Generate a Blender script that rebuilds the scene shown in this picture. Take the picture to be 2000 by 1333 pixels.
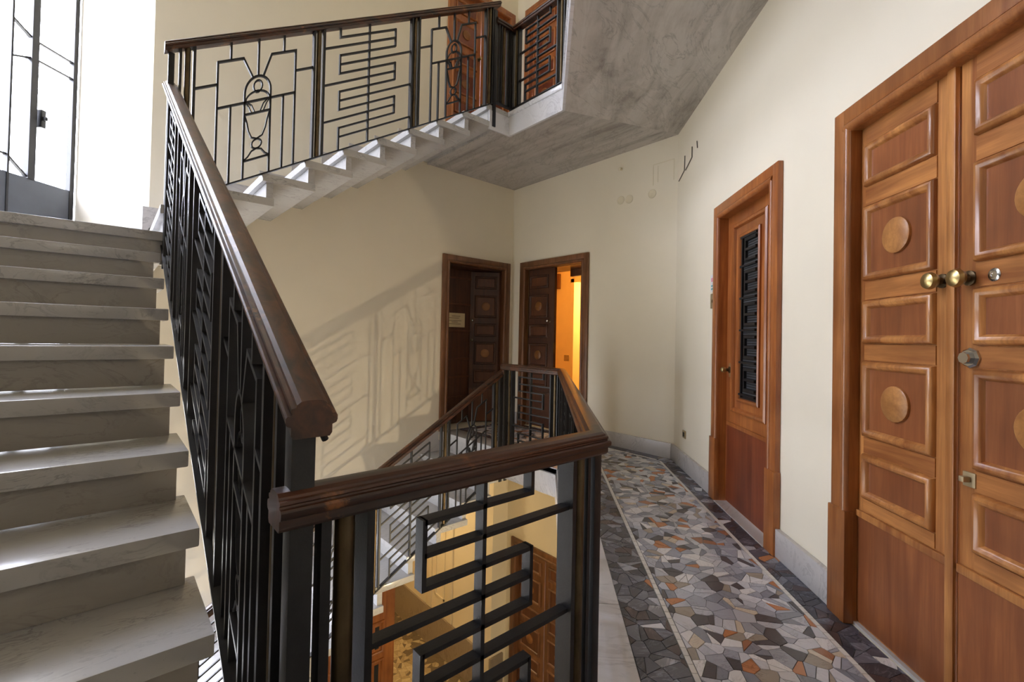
import bpy, bmesh, math, random
from mathutils import Vector, Matrix
random.seed(7)
V = Vector
SC = bpy.context.scene
COL = SC.collection
for o in list(bpy.data.objects):
    bpy.data.objects.remove(o)

# ------------------------------------------------------------------ camera
EYE = 1.1745
FPX, YAW, PIT, ROL, CYS = 901.05, math.radians(48.735), math.radians(.8787), math.radians(1.1741), -20.48
_f = V((math.cos(YAW)*math.cos(PIT), math.sin(YAW)*math.cos(PIT), math.sin(PIT)))
_r0 = V((math.sin(YAW), -math.cos(YAW), 0)); _u0 = _r0.cross(_f)
_r = _r0*math.cos(ROL) + _u0*math.sin(ROL); _u = -_r0*math.sin(ROL) + _u0*math.cos(ROL)
cd = bpy.data.cameras.new('camera'); cam = bpy.data.objects.new('camera', cd); COL.objects.link(cam)
cd.sensor_width = 36; cd.lens = FPX/2000*36; cd.shift_y = CYS/2000; cd.clip_start = .02
cam.matrix_world = Matrix((( _r.x, _u.x, -_f.x, 0), (_r.y, _u.y, -_f.y, 0), (_r.z, _u.z, -_f.z, EYE), (0, 0, 0, 1)))
SC.camera = cam

# ------------------------------------------------------------------ light and exposure
SC.view_settings.view_transform = 'Standard'; SC.view_settings.look = 'None'
SC.view_settings.gamma = 1; SC.view_settings.use_curve_mapping = False
SC.view_settings.exposure = 0.2
wd = bpy.data.worlds.new('overcast_sky'); SC.world = wd; wd.use_nodes = True
wn = wd.node_tree; bg = wn.nodes['Background']; bg.inputs[1].default_value = 42.0
_tc = wn.nodes.new('ShaderNodeTexCoord'); _sx = wn.nodes.new('ShaderNodeSeparateXYZ'); _cr = wn.nodes.new('ShaderNodeValToRGB')
_mr = wn.nodes.new('ShaderNodeMapRange'); _mr.inputs['From Min'].default_value = -1
wn.links.new(_tc.outputs['Generated'], _sx.inputs[0]); wn.links.new(_sx.outputs['Z'], _mr.inputs['Value']); wn.links.new(_mr.outputs[0], _cr.inputs[0]); wn.links.new(_cr.outputs[0], bg.inputs[0])
_e = _cr.color_ramp.elements                      # overcast: ground, horizon, zenith
_e[0].position = .47; _e[0].color = (.20, .20, .20, 1); _e[1].position = .53; _e[1].color = (.31, .325, .385, 1)
_z = _e.new(1.0); _z.color = (1.0, 1.04, 1.26, 1); _y = _e.new(.75); _y.color = (.58, .605, .72, 1)
SC.cycles.max_bounces = 10; SC.cycles.diffuse_bounces = 7; SC.cycles.glossy_bounces = 4
SC.cycles.transparent_max_bounces = 16; SC.cycles.sample_clamp_indirect = 6
SC.cycles.caustics_reflective = False; SC.cycles.caustics_refractive = False
SC.cycles.use_denoising = True
def lamp(name, kind, loc, energy, color=(1, 1, 1), size=.2, size_y=None, direction=None, portal=False):
    d = bpy.data.lights.new(name, kind); d.energy = energy; d.color = color
    o = bpy.data.objects.new(name, d); COL.objects.link(o); o.location = loc
    if kind == 'AREA':
        d.size = size
        if size_y: d.shape = 'RECTANGLE'; d.size_y = size_y
        if portal: d.cycles.is_portal = True
    elif kind == 'SUN': d.angle = size
    else: d.shadow_soft_size = size
    if direction is not None:
        o.rotation_euler = V(direction).normalized().to_track_quat('-Z', 'Z').to_euler()
    return o
RT = math.sqrt(.5)
lamp('window_portal', 'AREA', (-.60, 4.80, 3.2), 1, size=1.3, size_y=2.9, direction=(RT, -RT, 0), portal=True)
lamp('lower_window_portal', 'AREA', (-.60, 4.80, -.3), 1, size=1.3, size_y=2.8, direction=(RT, -RT, 0), portal=True)
lamp('upper_window_portal', 'AREA', (-.60, 4.80, 6.1), 1, size=1.3, size_y=1.7, direction=(RT, -RT, 0), portal=True)
lamp('lower_hall_lamp', 'POINT', (3.0, 6.3, -.75), 46, (1, .76, .44), .12)
lamp('lower_landing_lamp', 'POINT', (2.56, 1.5, -1.45), 74, (1, .80, .52), .022)
lamp('flat_corridor_lamp', 'POINT', (5.2, 4.3, 2.3), 19, (1, .48, .10), .1)
lamp('flat_room_lamp', 'POINT', (6.6, 4.5, 2.0), 130, (1, .68, .24), .15)
lamp('rear_fill_light', 'POINT', (.1, -.9, 2.75), 9, (1, .92, .82), .2)  # unseen fill light behind the camera, added to lift the stair fronts

# ------------------------------------------------------------------ materials
MATS = {}
def newmat(name):
    m = bpy.data.materials.new(name); m.use_nodes = True
    nt = m.node_tree; b = nt.nodes['Principled BSDF']; MATS[name] = m
    return m, nt, b
def coords(nt, scale=(1, 1, 1), rot=(0, 0, 0)):
    tc = nt.nodes.new('ShaderNodeTexCoord')
    mr = nt.nodes.new('ShaderNodeMapping'); mr.inputs['Rotation'].default_value = rot
    ms = nt.nodes.new('ShaderNodeMapping'); ms.inputs['Scale'].default_value = scale
    # object coordinates shifted per object, so that pieces do not repeat
    oi = nt.nodes.new('ShaderNodeObjectInfo'); ad = nt.nodes.new('ShaderNodeVectorMath'); ad.operation = 'ADD'
    nt.links.new(tc.outputs['Object'], ad.inputs[0])
    mu = nt.nodes.new('ShaderNodeMath'); mu.operation = 'MULTIPLY'; mu.inputs[1].default_value = 17.3
    nt.links.new(oi.outputs['Random'], mu.inputs[0]); nt.links.new(mu.outputs[0], ad.inputs[1])
    nt.links.new(ad.outputs[0], mr.inputs[0]); nt.links.new(mr.outputs[0], ms.inputs[0])
    return ms.outputs[0]
def noise(nt, vec, scale, detail=4, rough=.55, dist=0.0):
    n = nt.nodes.new('ShaderNodeTexNoise'); n.inputs['Scale'].default_value = scale
    n.inputs['Detail'].default_value = detail; n.inputs['Roughness'].default_value = rough
    n.inputs['Distortion'].default_value = dist
    nt.links.new(vec, n.inputs['Vector']); return n.outputs['Fac']
def ramp(nt, fac, stops):
    r = nt.nodes.new('ShaderNodeValToRGB'); e = r.color_ramp.elements
    while len(e) < len(stops): e.new(.5)
    for k, (p, c) in enumerate(stops):
        e[k].position = p; e[k].color = (*c, 1)
    nt.links.new(fac, r.inputs['Fac']); return r.outputs['Color']
def mixc(nt, fac, a, b, mode='MIX'):
    m = nt.nodes.new('ShaderNodeMix'); m.data_type = 'RGBA'; m.blend_type = mode
    if isinstance(fac, float): m.inputs[0].default_value = fac
    else: nt.links.new(fac, m.inputs[0])
    for s, k in ((a, 6), (b, 7)):
        if isinstance(s, tuple): m.inputs[k].default_value = (*s, 1)
        else: nt.links.new(s, m.inputs[k])
    return m.outputs[2]
def bump(nt, b, h, strength=.2, dist=.004):
    n = nt.nodes.new('ShaderNodeBump'); n.inputs['Strength'].default_value = strength
    n.inputs['Distance'].default_value = dist
    nt.links.new(h, n.inputs['Height']); nt.links.new(n.outputs[0], b.inputs['Normal'])
def wood(name, dark, light, rough=.35, axis='z', az=0.0, wear=None, coat=.0, worn=None):
    m, nt, b = newmat(name)
    sc = {'z': (14, 14, .9), 'x': (.9, 14, 14)}[axis]
    v = coords(nt, sc, (0, 0, az))
    n1 = noise(nt, v, 1.0, 6, .6, 1.2)
    v2 = coords(nt, tuple(3.2*s for s in sc), (0, 0, az)); n2 = noise(nt, v2, 2.2, 3, .6, .3)
    v3 = coords(nt, (2.2, 2.2, 2.2)); n3 = noise(nt, v3, 1.1, 3)
    c = ramp(nt, n1, [(.34, dark), (.64, light)])
    c = mixc(nt, ramp(nt, n2, [(.35, (0, 0, 0)), (.75, (1, 1, 1))]), c, tuple(.62*x for x in dark)) if wear is None else mixc(nt, .25, c, wear)
    fine = nt.nodes.new('ShaderNodeMix'); 
    c2 = mixc(nt, .38, ramp(nt, n1, [(.34, dark), (.64, light)]), c)
    c3 = mixc(nt, ramp(nt, n3, [(.42, (0, 0, 0)), (.68, (.62, .62, .62))]), c2, tuple(.6*x for x in dark))
    if worn:                                      # varnish rubbed through in patches
        v4 = coords(nt, (1, 1, 1)); n4 = noise(nt, v4, 9.0, 7, .68, .4)
        c3 = mixc(nt, ramp(nt, n4, [(.60, (0, 0, 0)), (.68, (.85, .85, .85))]), c3, worn)
    nt.links.new(c3, b.inputs['Base Color'])
    b.inputs['Roughness'].default_value = rough; b.inputs['Coat Weight'].default_value = coat; b.inputs['Coat Roughness'].default_value = .2
    bump(nt, b, n1, .12, .002); return m
def marble(name, base, vein, rough=.25, sc=1.0, az=0.0, strength=.8):
    m, nt, b = newmat(name)
    v = coords(nt, (1.6*sc, 4.5*sc, 3.0*sc), (0, 0, az))
    n1 = noise(nt, v, 1.5, 8, .62, 1.6)
    v2 = coords(nt, (3*sc, 3*sc, 3*sc)); n2 = noise(nt, v2, .9, 3)
    vd = coords(nt, (9*sc, 14*sc, 14*sc), (0, 0, az)); n3 = noise(nt, vd, 3.0, 6, .7, .8)
    c = ramp(nt, n1, [(.36, tuple(x*.86 for x in base)), (.47, base), (.505, vein), (.535, base), (.7, tuple(min(1, x*1.06) for x in base))])
    c = mixc(nt, ramp(nt, n2, [(.42, (0, 0, 0)), (.62, (strength,)*3)]), tuple(x*.95 for x in base), c)
    c = mixc(nt, ramp(nt, n3, [(.62, (0, 0, 0)), (.75, (.55, .55, .55))]), c, vein)
    nt.links.new(c, b.inputs['Base Color']); b.inputs['Roughness'].default_value = rough
    return m
def plain(name, col, rough=.5, metal=0.0, var=.06, scale=6, bmp=0.0):
    m, nt, b = newmat(name)
    v = coords(nt); n = noise(nt, v, scale, 5)
    c = ramp(nt, n, [(.3, tuple(x*(1-var) for x in col)), (.7, tuple(min(1, x*(1+var)) for x in col))])
    nt.links.new(c, b.inputs['Base Color']); b.inputs['Roughness'].default_value = rough; b.inputs['Metallic'].default_value = metal
    if bmp: bump(nt, b, noise(nt, coords(nt), scale*7, 4), bmp)
    return m
plain('wall_paint', (.83, .775, .64), .7, 0, .02, 2.0, .04)
plain('lower_paint', (.80, .71, .52), .7, 0, .03, 2.0, .04)
plain('flat_paint', (.80, .62, .34), .7, 0, .02)
marble('stair_marble', (.50, .495, .485), (.20, .195, .195), .2, 2.3, 0, .6)
marble('shaded_stair_marble', (.37, .35, .32), (.22, .205, .185), .3, 1.5, 0, .6)  # stair marble darkened: shade of the back-lit fronts put into the colour
marble('edge_marble', (.68, .685, .72), (.42, .42, .46), .22, .8, math.radians(45))
marble('base_marble', (.56, .54, .53), (.30, .29, .29), .3, .8)
marble('dado_marble', (.33, .27, .20), (.16, .12, .09), .35, .8)
def soffit(name, az, st, tint):
    m, nt, b = newmat(name)
    v = coords(nt, (.8*st, 5.0, 1), (0, 0, az)); n1 = noise(nt, v, 1.1, 9, .66, .7)
    v2 = coords(nt, (1.0, 3.2, 1), (0, 0, az+.5)); n2 = noise(nt, v2, 1.4, 8, .62, 1.8)
    v3 = coords(nt, (5, 5, 5)); n3 = noise(nt, v3, 1.0, 6, .7)
    c = ramp(nt, n1, [(.30, (.16*tint, .145*tint, .13*tint)), (.44, (.33*tint, .305*tint, .28*tint)), (.58, (.44*tint, .415*tint, .39*tint)), (.75, (.34*tint, .315*tint, .29*tint))])
    c = mixc(nt, ramp(nt, n2, [(.475, (0, 0, 0)), (.495, (.6, .6, .6)), (.515, (0, 0, 0))]), c, (.17*tint, .16*tint, .15*tint))
    c = mixc(nt, ramp(nt, n3, [(.4, (0, 0, 0)), (.65, (.35, .35, .35))]), c, (.5*tint, .48*tint, .46*tint))
    nt.links.new(c, b.inputs['Base Color']); b.inputs['Roughness'].default_value = .4
soffit('soffit_stone', math.radians(-90), .55, 1.0); soffit('soffit_stone_diagonal', math.radians(-45), 1.3, 1.12)
wood('door_wood', (.29, .095, .026), (.62, .285, .090), .32, 'z', 0, None, .25)
wood('door_rail_wood', (.28, .090, .025), (.60, .265, .082), .32, 'x', math.radians(-45), None, .25)
wood('door_panel_wood', (.225, .070, .024), (.36, .125, .042), .35, 'z', 0, None, .2)
wood('frame_wood', (.26, .085, .022), (.46, .185, .058), .32, 'z', 0, None, .25)
wood('red_door_wood', (.30, .085, .022), (.50, .185, .050), .32, 'z', 0, None, .25)
wood('red_panel_wood', (.16, .036, .016), (.27, .068, .026), .32, 'z', 0, None, .2)
wood('dark_door_wood', (.050, .018, .008), (.11, .04, .016), .5, 'z', 0, None, .0)
wood('dark_panel_wood', (.09, .03, .011), (.17, .058, .02), .5, 'z', 0, None, .0)
wood('far_frame_wood', (.13, .05, .018), (.25, .11, .045), .38, 'z', 0, None, .15)
wood('medallion_wood', (.36, .15, .046), (.56, .27, .09), .35, 'x', .4)
wood('dark_medallion_wood', (.22, .085, .02), (.36, .15, .04), .4, 'x', .4)
wood('handrail_wood', (.018, .008, .005), (.13, .042, .015), .36, 'x', 0, None, .08, (.23, .09, .028))
wood('handrail_wood_y', (.018, .008, .005), (.13, .042, .015), .36, 'x', math.radians(-90), None, .08, (.23, .09, .028))
wood('lodge_wood', (.24, .07, .015), (.42, .15, .035), .4, 'z')
plain('black_iron', (.012, .012, .014), .4, .0, .25, 30, .12); MATS['black_iron'].node_tree.nodes['Principled BSDF'].inputs['Specular IOR Level'].default_value = .4
plain('panel_iron', (.075, .085, .105), .4, .0, .1, 8)
plain('dark_brass', (.115, .082, .044), .4, .8, .3, 14)
plain('bright_brass', (.46, .35, .16), .33, 1.0, .12, 20)
plain('chrome', (.62, .63, .65), .16, 1.0, .06, 12)
plain('grout', (.16, .16, .16), .6)
plain('white_tessera', (.72, .71, .69), .35, 0, .12)
plain('black_slot', (.01, .01, .01), .6)
plain('paper', (.66, .55, .33), .8, 0, .03)
plain('ink', (.12, .08, .05), .8)
plain('sticker_white', (.75, .76, .78), .5); plain('sticker_pink', (.72, .30, .42), .5); plain('sticker_teal', (.10, .36, .40), .5)
plain('aged_plate', (.42, .33, .20), .45, .6, .15, 18)
plain('pipe_patch', (.74, .68, .52), .65)
plain('wire', (.10, .085, .075), .5)
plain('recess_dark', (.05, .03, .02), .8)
m, nt, b = newmat('window_glass')
nt.nodes.remove(b); tr = nt.nodes.new('ShaderNodeBsdfTransparent'); gl = nt.nodes.new('ShaderNodeBsdfGlossy'); gl.inputs['Roughness'].default_value = .05
mx = nt.nodes.new('ShaderNodeMixShader'); mx.inputs[0].default_value = .05
nt.links.new(tr.outputs[0], mx.inputs[1]); nt.links.new(gl.outputs[0], mx.inputs[2]); nt.links.new(mx.outputs[0], nt.nodes['Material Output'].inputs[0])
STONES = []
for k, (c, w) in enumerate([((.42, .43, .47), 6), ((.32, .33, .37), 5), ((.54, .545, .57), 6), ((.22, .23, .26), 4), ((.66, .65, .64), 4), ((.085, .08, .085), 4),
                            ((.33, .29, .245), 2), ((.46, .20, .095), 2), ((.33, .155, .09), 1), ((.57, .50, .41), 1)]):
    c = (c[0]*1.22, c[1]*1.24, c[2]*1.3) if c[2] >= c[0]*.9 else tuple(1.15*x for x in c)
    m = marble('stone_tone_%d' % k, c, tuple(x*.5 for x in c), .22, 3.0, k*.7, .8); STONES.append((m, w))
DARKS = []
for k, (c, w) in enumerate([((.060, .060, .070), 5), ((.10, .10, .12), 4), ((.15, .155, .18), 3), ((.075, .055, .055), 3), ((.22, .22, .24), 1)]):
    c = (c[0]*1.1, c[1]*1.12, c[2]*1.2)
    m = marble('dark_stone_tone_%d' % k, c, tuple(min(1, x*2.6) for x in c), .2, 3.0, k*.7, .8); DARKS.append((m, w))
BEIGES = []
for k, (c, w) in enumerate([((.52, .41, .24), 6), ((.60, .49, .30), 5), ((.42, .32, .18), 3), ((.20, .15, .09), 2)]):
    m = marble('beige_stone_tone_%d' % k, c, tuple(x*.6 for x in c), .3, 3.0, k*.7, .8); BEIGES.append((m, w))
def pick(lst): return random.choices([a for a, w in lst], [w for a, w in lst])[0]

# ------------------------------------------------------------------ mesh helpers
class MB:
    def __init__(s): s.v = []; s.f = []; s.mi = []
    def add(s, vs, fs, mi=0):
        n = len(s.v); s.v += [V(p) for p in vs]; s.f += [tuple(i+n for i in f) for f in fs]; s.mi += [mi]*len(fs)
    def obb(s, o, a, b, c, mi=0):           # corner o and three edge vectors
        o, a, b, c = V(o), V(a), V(b), V(c)
        p = [o, o+a, o+a+b, o+b, o+c, o+a+c, o+a+b+c, o+b+c]
        f = [(0, 3, 2, 1), (4, 5, 6, 7), (0, 1, 5, 4), (1, 2, 6, 5), (2, 3, 7, 6), (3, 0, 4, 7)]
        if a.cross(b).dot(c) < 0: f = [tuple(reversed(q)) for q in f]
        s.add(p, f, mi); return s
    def box(s, x0, x1, y0, y1, z0, z1, mi=0):
        return s.obb((x0, y0, z0), (x1-x0, 0, 0), (0, y1-y0, 0), (0, 0, z1-z0), mi)
    def prism(s, pts, vec, mi=0):           # polygon (3D points) pushed along vec
        pts = [V(p) for p in pts]; vec = V(vec); n = len(pts)
        nor = V((0, 0, 0))
        for i in range(n): nor += pts[i].cross(pts[(i+1) % n])
        if nor.dot(vec) < 0: pts.reverse()
        f = [tuple(reversed(range(n))), tuple(range(n, 2*n))] + [(i, (i+1) % n, n+(i+1) % n, n+i) for i in range(n)]
        s.add(pts+[p+vec for p in pts], f, mi); return s
    def slab(s, poly, z0, z1, mi=0): return s.prism([(x, y, z0) for x, y in poly], (0, 0, z1-z0), mi)
    def loft(s, rings, close=True, caps=True, mi=0):
        n = len(rings[0]); vs = [p for r in rings for p in r]; fs = []
        for k in range(len(rings)-1):
            for i in range(n if close else n-1):
                j = (i+1) % n; fs.append((k*n+i, k*n+j, (k+1)*n+j, (k+1)*n+i))
        if caps: fs += [tuple(reversed(range(n))), tuple(range((len(rings)-1)*n, len(rings)*n))]
        s.add(vs, fs, mi); return s
    def tube(s, path, r, n=10, mi=0):
        path = [V(p) for p in path]; rings = []
        for i, p in enumerate(path):
            d = (path[min(i+1, len(path)-1)]-path[max(i-1, 0)]).normalized()
            a = d.cross(V((0, 0, 1)) if abs(d.z) < .9 else V((1, 0, 0))).normalized(); b2 = d.cross(a)
            rings.append([p+(a*math.cos(t)+b2*math.sin(t))*r for t in [2*math.pi*k/n for k in range(n)]])
        return s.loft(rings, True, True, mi)
    def lathe(s, o, ax, prof, n=20, mi=0):   # prof: (radius, height along ax)
        o, ax = V(o), V(ax).normalized(); a = ax.cross(V((0, 0, 1)) if abs(ax.z) < .9 else V((1, 0, 0))).normalized(); b2 = ax.cross(a)
        rings = [[o+ax*h+(a*math.cos(t)+b2*math.sin(t))*max(r, 1e-4) for t in [2*math.pi*k/n for k in range(n)]] for r, h in prof]
        return s.loft(rings, True, True, mi)
WORLD = {}
def link(o, parent, org):
    COL.objects.link(o); WORLD[o.name] = org
    if parent is not None:
        o.parent = parent; o.location = org - WORLD[parent.name]
    else: o.location = org
def obj(name, mb, mats, parent=None, smooth=False, bevel=0.0, origin=None, **props):
    if not isinstance(mats, (list, tuple)): mats = [mats]
    lo = V([min(p[i] for p in mb.v) for i in range(3)]); hi = V([max(p[i] for p in mb.v) for i in range(3)])
    org = V(origin) if origin is not None else V(((lo.x+hi.x)/2, (lo.y+hi.y)/2, lo.z))
    me = bpy.data.meshes.new(name); me.from_pydata([tuple(p-org) for p in mb.v], [], mb.f)
    for mt in mats: me.materials.append(MATS[mt] if isinstance(mt, str) else mt)
    if len(mats) > 1: me.polygons.foreach_set('material_index', mb.mi)
    bm = bmesh.new(); bm.from_mesh(me); bmesh.ops.recalc_face_normals(bm, faces=bm.faces)
    if bevel:
        es = [e for e in bm.edges if len(e.link_faces) == 2 and e.calc_face_angle(0) > .6]
        bmesh.ops.bevel(bm, geom=es, offset=bevel, segments=2, affect='EDGES', profile=.6, clamp_overlap=True)
    bm.to_mesh(me); bm.free()
    if smooth or bevel:
        me.shade_smooth(); me.set_sharp_from_angle(angle=math.radians(38))
    o = bpy.data.objects.new(name, me); link(o, parent, org)
    for k, q in props.items(): o[k] = q
    return o
def empty(name, loc, **props):
    o = bpy.data.objects.new(name, None); o.empty_display_size = .1; link(o, None, V(loc))
    for k, q in props.items(): o[k] = q
    return o
def struct(name, mb, mats, **kw): return obj(name, mb, mats, kind='structure', **kw)
def copy_tree(o, shift, parent=None, **props):
    c = o.copy(); COL.objects.link(c); WORLD[c.name] = WORLD[o.name]+shift
    if parent is not None: c.parent = parent
    else: c.location = o.location+shift
    for k, q in props.items(): c[k] = q
    for ch in o.children: copy_tree(ch, shift, c)
    return c

# ------------------------------------------------------------------ measures of the place
XM, YB, YC, ZC, ZUP = 4.258, 4.865, 2.382, 3.248, 3.493
RUN, RISE = .2827, .1704
W0 = V((XM, YC, 0)); DW = V((-RT, -RT, 0)); NW = V((-RT, RT, 0))       # right wall: start, direction to the camera, normal
def W(s, off, z): return W0+DW*s+NW*off+V((0, 0, z))
ZLO, ZTOP = -3.745, 7.2
GD = V((-RT, -RT, 0)); GN = V((RT, -RT, 0)); Q = V((-.229, 5.329, 0))      # window bay: along the glass, into the room

# ------------------------------------------------------------------ shell
def zb(x): return -.42-(3.13-x)*.6
mb = MB()
mb.prism([(.235, YB, zb(.235)), (3.17, YB, zb(3.17)), (3.17, YB, ZTOP), (.235, YB, ZTOP)], (0, .45, 0))
mb.box(3.17, 4.13, YB, YB+.45, 2.12, ZUP).box(3.17, 4.13, YB, YB+.45, ZUP+2.12, ZTOP).box(3.17, 4.13, YB, YB+.45, -.42, 0)
mb.box(4.13, XM+.45, YB, YB+.45, -.42, ZTOP)
struct('wall_back', mb, 'wall_paint')
mb = MB()
def mw(y0, y1, z0, z1): mb.box(XM, XM+.42, y0, y1, z0, z1)
mw(4.61, YB, -.42, ZTOP); mw(YC, 3.53, -.42, ZTOP)
mw(3.53, 4.61, 2.13, ZUP); mw(3.53, 4.61, ZUP+2.13, ZTOP); mw(3.53, 4.61, -.42, 0)
struct('wall_middle', mb, 'wall_paint')
mb = MB(); mw(4.69, YB, ZLO, -.42); mw(3.58, 4.69, -1.60, -.42); mw(YC, 3.58, ZLO, -.42)
struct('wall_lower', mb, 'lower_paint')
mb = MB()
def rw(s0, s1, z0, z1): mb.prism([W(s0, 0, z0), W(s1, 0, z0), W(s1, -.35, z0), W(s0, -.35, z0)], (0, 0, z1-z0))
mb.prism([W(0, 0, ZLO), W(1.16, 0, ZLO), W(1.16, -.35, ZLO), W(0, -.35, ZLO), (XM+.42, YC, ZLO)], (0, 0, ZTOP-ZLO))
rw(1.16, 1.99, 2.12, ZTOP); rw(1.16, 1.99, ZLO, 0); rw(1.99, 2.60, ZLO, ZTOP); rw(2.60, 3.66, 2.12, ZTOP); rw(2.60, 3.66, ZLO, 0); rw(3.66, 6.0, ZLO, ZTOP)
struct('wall_right', mb, 'wall_paint')
mb = MB().box(-1.45, -1.15, -1.6, 4.408, ZLO, ZTOP)
struct('wall_left', mb, 'wall_paint')
mb = MB().box(-1.45, .45, -1.9, -1.6, ZLO, ZTOP)
struct('wall_rear', mb, 'wall_paint')
mb = MB().prism([(.235, YB, ZLO), (-.229, 5.329, ZLO), (-.03, 5.53, ZLO), (.30, 5.53, ZLO), (.30, YB+.01, ZLO)], (0, 0, ZTOP-ZLO))
def sp(z0, z1):
    a, b2 = Q, Q+GD*1.31
    mb.prism([(a.x, a.y, z0), (b2.x, b2.y, z0), (b2.x-.2, b2.y+.2, z0), (a.x-.2, a.y+.2, z0)], (0, 0, z1-z0))
sp(4.75, 5.28); sp(1.25, 1.60); sp(ZLO, -1.767); sp(6.98, ZTOP)
struct('wall_window', mb, 'wall_paint')
# roof
struct('ceiling_roof', MB().box(-1.5, 5.0, -1.9, 6.0, ZTOP, ZTOP+.2), 'wall_paint')

# landing outline (the floor of this storey and the slab overhead)
def outline(nose):
    return [(nose, YB), (nose, 3.606), (3.066, 3.606), (3.066, 2.845), (1.085, .890), (.225, .890), (.225, .66), (-1.15, .66), (-1.15, -1.6), (.28, -1.6), (XM, YC), (XM, YB)]
mb = MB().slab(outline(3.21), -.2, -.005)
floor = struct('floor', mb, 'grout')
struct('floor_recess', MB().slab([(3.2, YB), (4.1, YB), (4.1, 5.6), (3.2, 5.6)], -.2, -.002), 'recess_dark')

# slab overhead: two soffit fields that meet on a mitre, white marble edge
XLIP = 2.858
K1, K2 = (3.066, 2.845), (XM, YC)
mb = MB().slab([(XLIP, YB), (XLIP, 3.606), (3.066, 3.606), K1, K2, (XM, YB)], ZC, ZUP-.05)
ceil1 = struct('ceiling', mb, 'soffit_stone')
mb = MB().slab([K1, (1.085, .890), (.225, .890), (.225, .66), (-1.15, .66), (-1.15, -1.6), (.28, -1.6), K2], ZC, ZUP-.05)
obj('soffit_panel', mb, 'soffit_stone_diagonal', ceil1)
def edge_trim(name, parent, pts, z1, mat='edge_marble'):
    """white marble fascia with a projecting nose that follows the well edge"""
    for i in range(len(pts)-1):
        a, c = V((*pts[i], 0)), V((*pts[i+1], 0)); d = (c-a).normalized(); n = V((-d.y, d.x, 0)); L = (c-a).length
        obj('fascia', MB().obb(a+n*-.012+V((0, 0, z1-.246)), d*L, n*.024, V((0, 0, .196))), mat, parent)
        obj('edge_nosing', MB().obb(a+n*-.20+V((0, 0, z1-.05)), d*L, n*.224, V((0, 0, .05))), mat, parent, bevel=.006)
edge = [(1.085, .890), (3.066, 2.845), (3.066, 3.606)]
EU = [(.225, .890)]+edge
edge_trim('x', ceil1, edge, ZUP)
obj('edge_nosing', MB().box(2.773, 3.07, 3.60, YB, ZUP-.056, ZUP), 'stair_marble', ceil1, bevel=.006)
obj('fascia', MB().box(2.80, 3.066, 3.594, 3.612, ZC, ZUP-.056), 'edge_marble', ceil1)
obj('fascia', MB().box(XLIP-.006, XLIP+.02, 3.62, YB, ZC-.004, ZUP-.056), 'soffit_stone', ceil1)

# ------------------------------------------------------------------ mosaic floor
def clip(poly, n, c):                       # keep the part where n.p <= c
    out = []
    for i in range(len(poly)):
        a, b2 = poly[i], poly[(i+1) % len(poly)]
        da, db = n[0]*a[0]+n[1]*a[1]-c, n[0]*b2[0]+n[1]*b2[1]-c
        if da <= 0: out.append(a)
        if (da < 0) != (db < 0) and abs(da-db) > 1e-12:
            t = da/(da-db); out.append((a[0]+t*(b2[0]-a[0]), a[1]+t*(b2[1]-a[1])))
    return out
def area(p): return .5*abs(sum(p[i][0]*p[(i+1) % len(p)][1]-p[(i+1) % len(p)][0]*p[i][1] for i in range(len(p))))
def shards(region, step, gap=.0013, split=.7):
    xs = [p[0] for p in region]; ys = [p[1] for p in region]; seeds = {}
    nx, ny = int((max(xs)-min(xs))/step)+2, int((max(ys)-min(ys))/step)+2
    for i in range(-1, nx):
        for j in range(-1, ny):
            seeds[i, j] = (min(xs)+(i+.5+random.uniform(-.52, .52))*step, min(ys)+(j+.5+random.uniform(-.52, .52))*step)
    out = []
    for (i, j), p in seeds.items():
        c = [(p[0]-2*step, p[1]-2*step), (p[0]+2*step, p[1]-2*step), (p[0]+2*step, p[1]+2*step), (p[0]-2*step, p[1]+2*step)]
        for di in range(-2, 3):
            for dj in range(-2, 3):
                q = seeds.get((i+di, j+dj))
                if q is None or (di == 0 and dj == 0): continue
                n = (q[0]-p[0], q[1]-p[1]); L = math.hypot(*n); n = (n[0]/L, n[1]/L)
                c = clip(c, n, n[0]*(p[0]+q[0])/2+n[1]*(p[1]+q[1])/2-gap)
                if len(c) < 3: break
            if len(c) < 3: break
        if len(c) < 3: continue
        m = len(region); sgn = 1 if sum(region[k][0]*region[(k+1) % m][1]-region[(k+1) % m][0]*region[k][1] for k in range(m)) > 0 else -1
        for k in range(m):
            a, b2 = region[k], region[(k+1) % m]; n = ((b2[1]-a[1])*sgn, -(b2[0]-a[0])*sgn); L = math.hypot(*n)
            if L < 1e-9: continue
            n = (n[0]/L, n[1]/L); c = clip(c, n, n[0]*a[0]+n[1]*a[1]-.001)
            if len(c) < 3: break
        if len(c) < 3: continue
        bits = [c]
        if split and area(c) > (.55*step)**2 and random.random() < split:
            t = random.uniform(0, math.pi); n = (math.cos(t), math.sin(t)); gx, gy = sum(p[0] for p in c)/len(c), sum(p[1] for p in c)/len(c)
            k = n[0]*gx+n[1]*gy+random.uniform(-.15, .15)*step
            bits = [clip(c, n, k-gap), clip(c, (-n[0], -n[1]), -k-gap)]
        out += [b2 for b2 in bits if len(b2) >= 3 and area(b2) > 1.2e-4]
    return out
def hp(region, *planes):
    for n, c in planes:
        region = clip(region, n, c)
    return region
NX, NY = NW.x, NW.y; NC = NX*XM+NY*YC                 # n = NX x + NY y - NC : distance from the right wall
def n_ge(v): return ((-NX, -NY), -(NC+v))
def n_le(v): return ((NX, NY), NC+v)
def x_le(v): return ((1, 0), v)
def x_ge(v): return ((-1, 0), -v)
def y_le(v): return ((0, 1), v)
def y_ge(v): return ((0, -1), -v)
BIG = [(-1, -1), (6, -1), (6, 6), (-1, 6)]
s_lim = (DW.x, DW.y), DW.x*XM+DW.y*YC+4.1             # s <= 4.1
tiles = []
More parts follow.
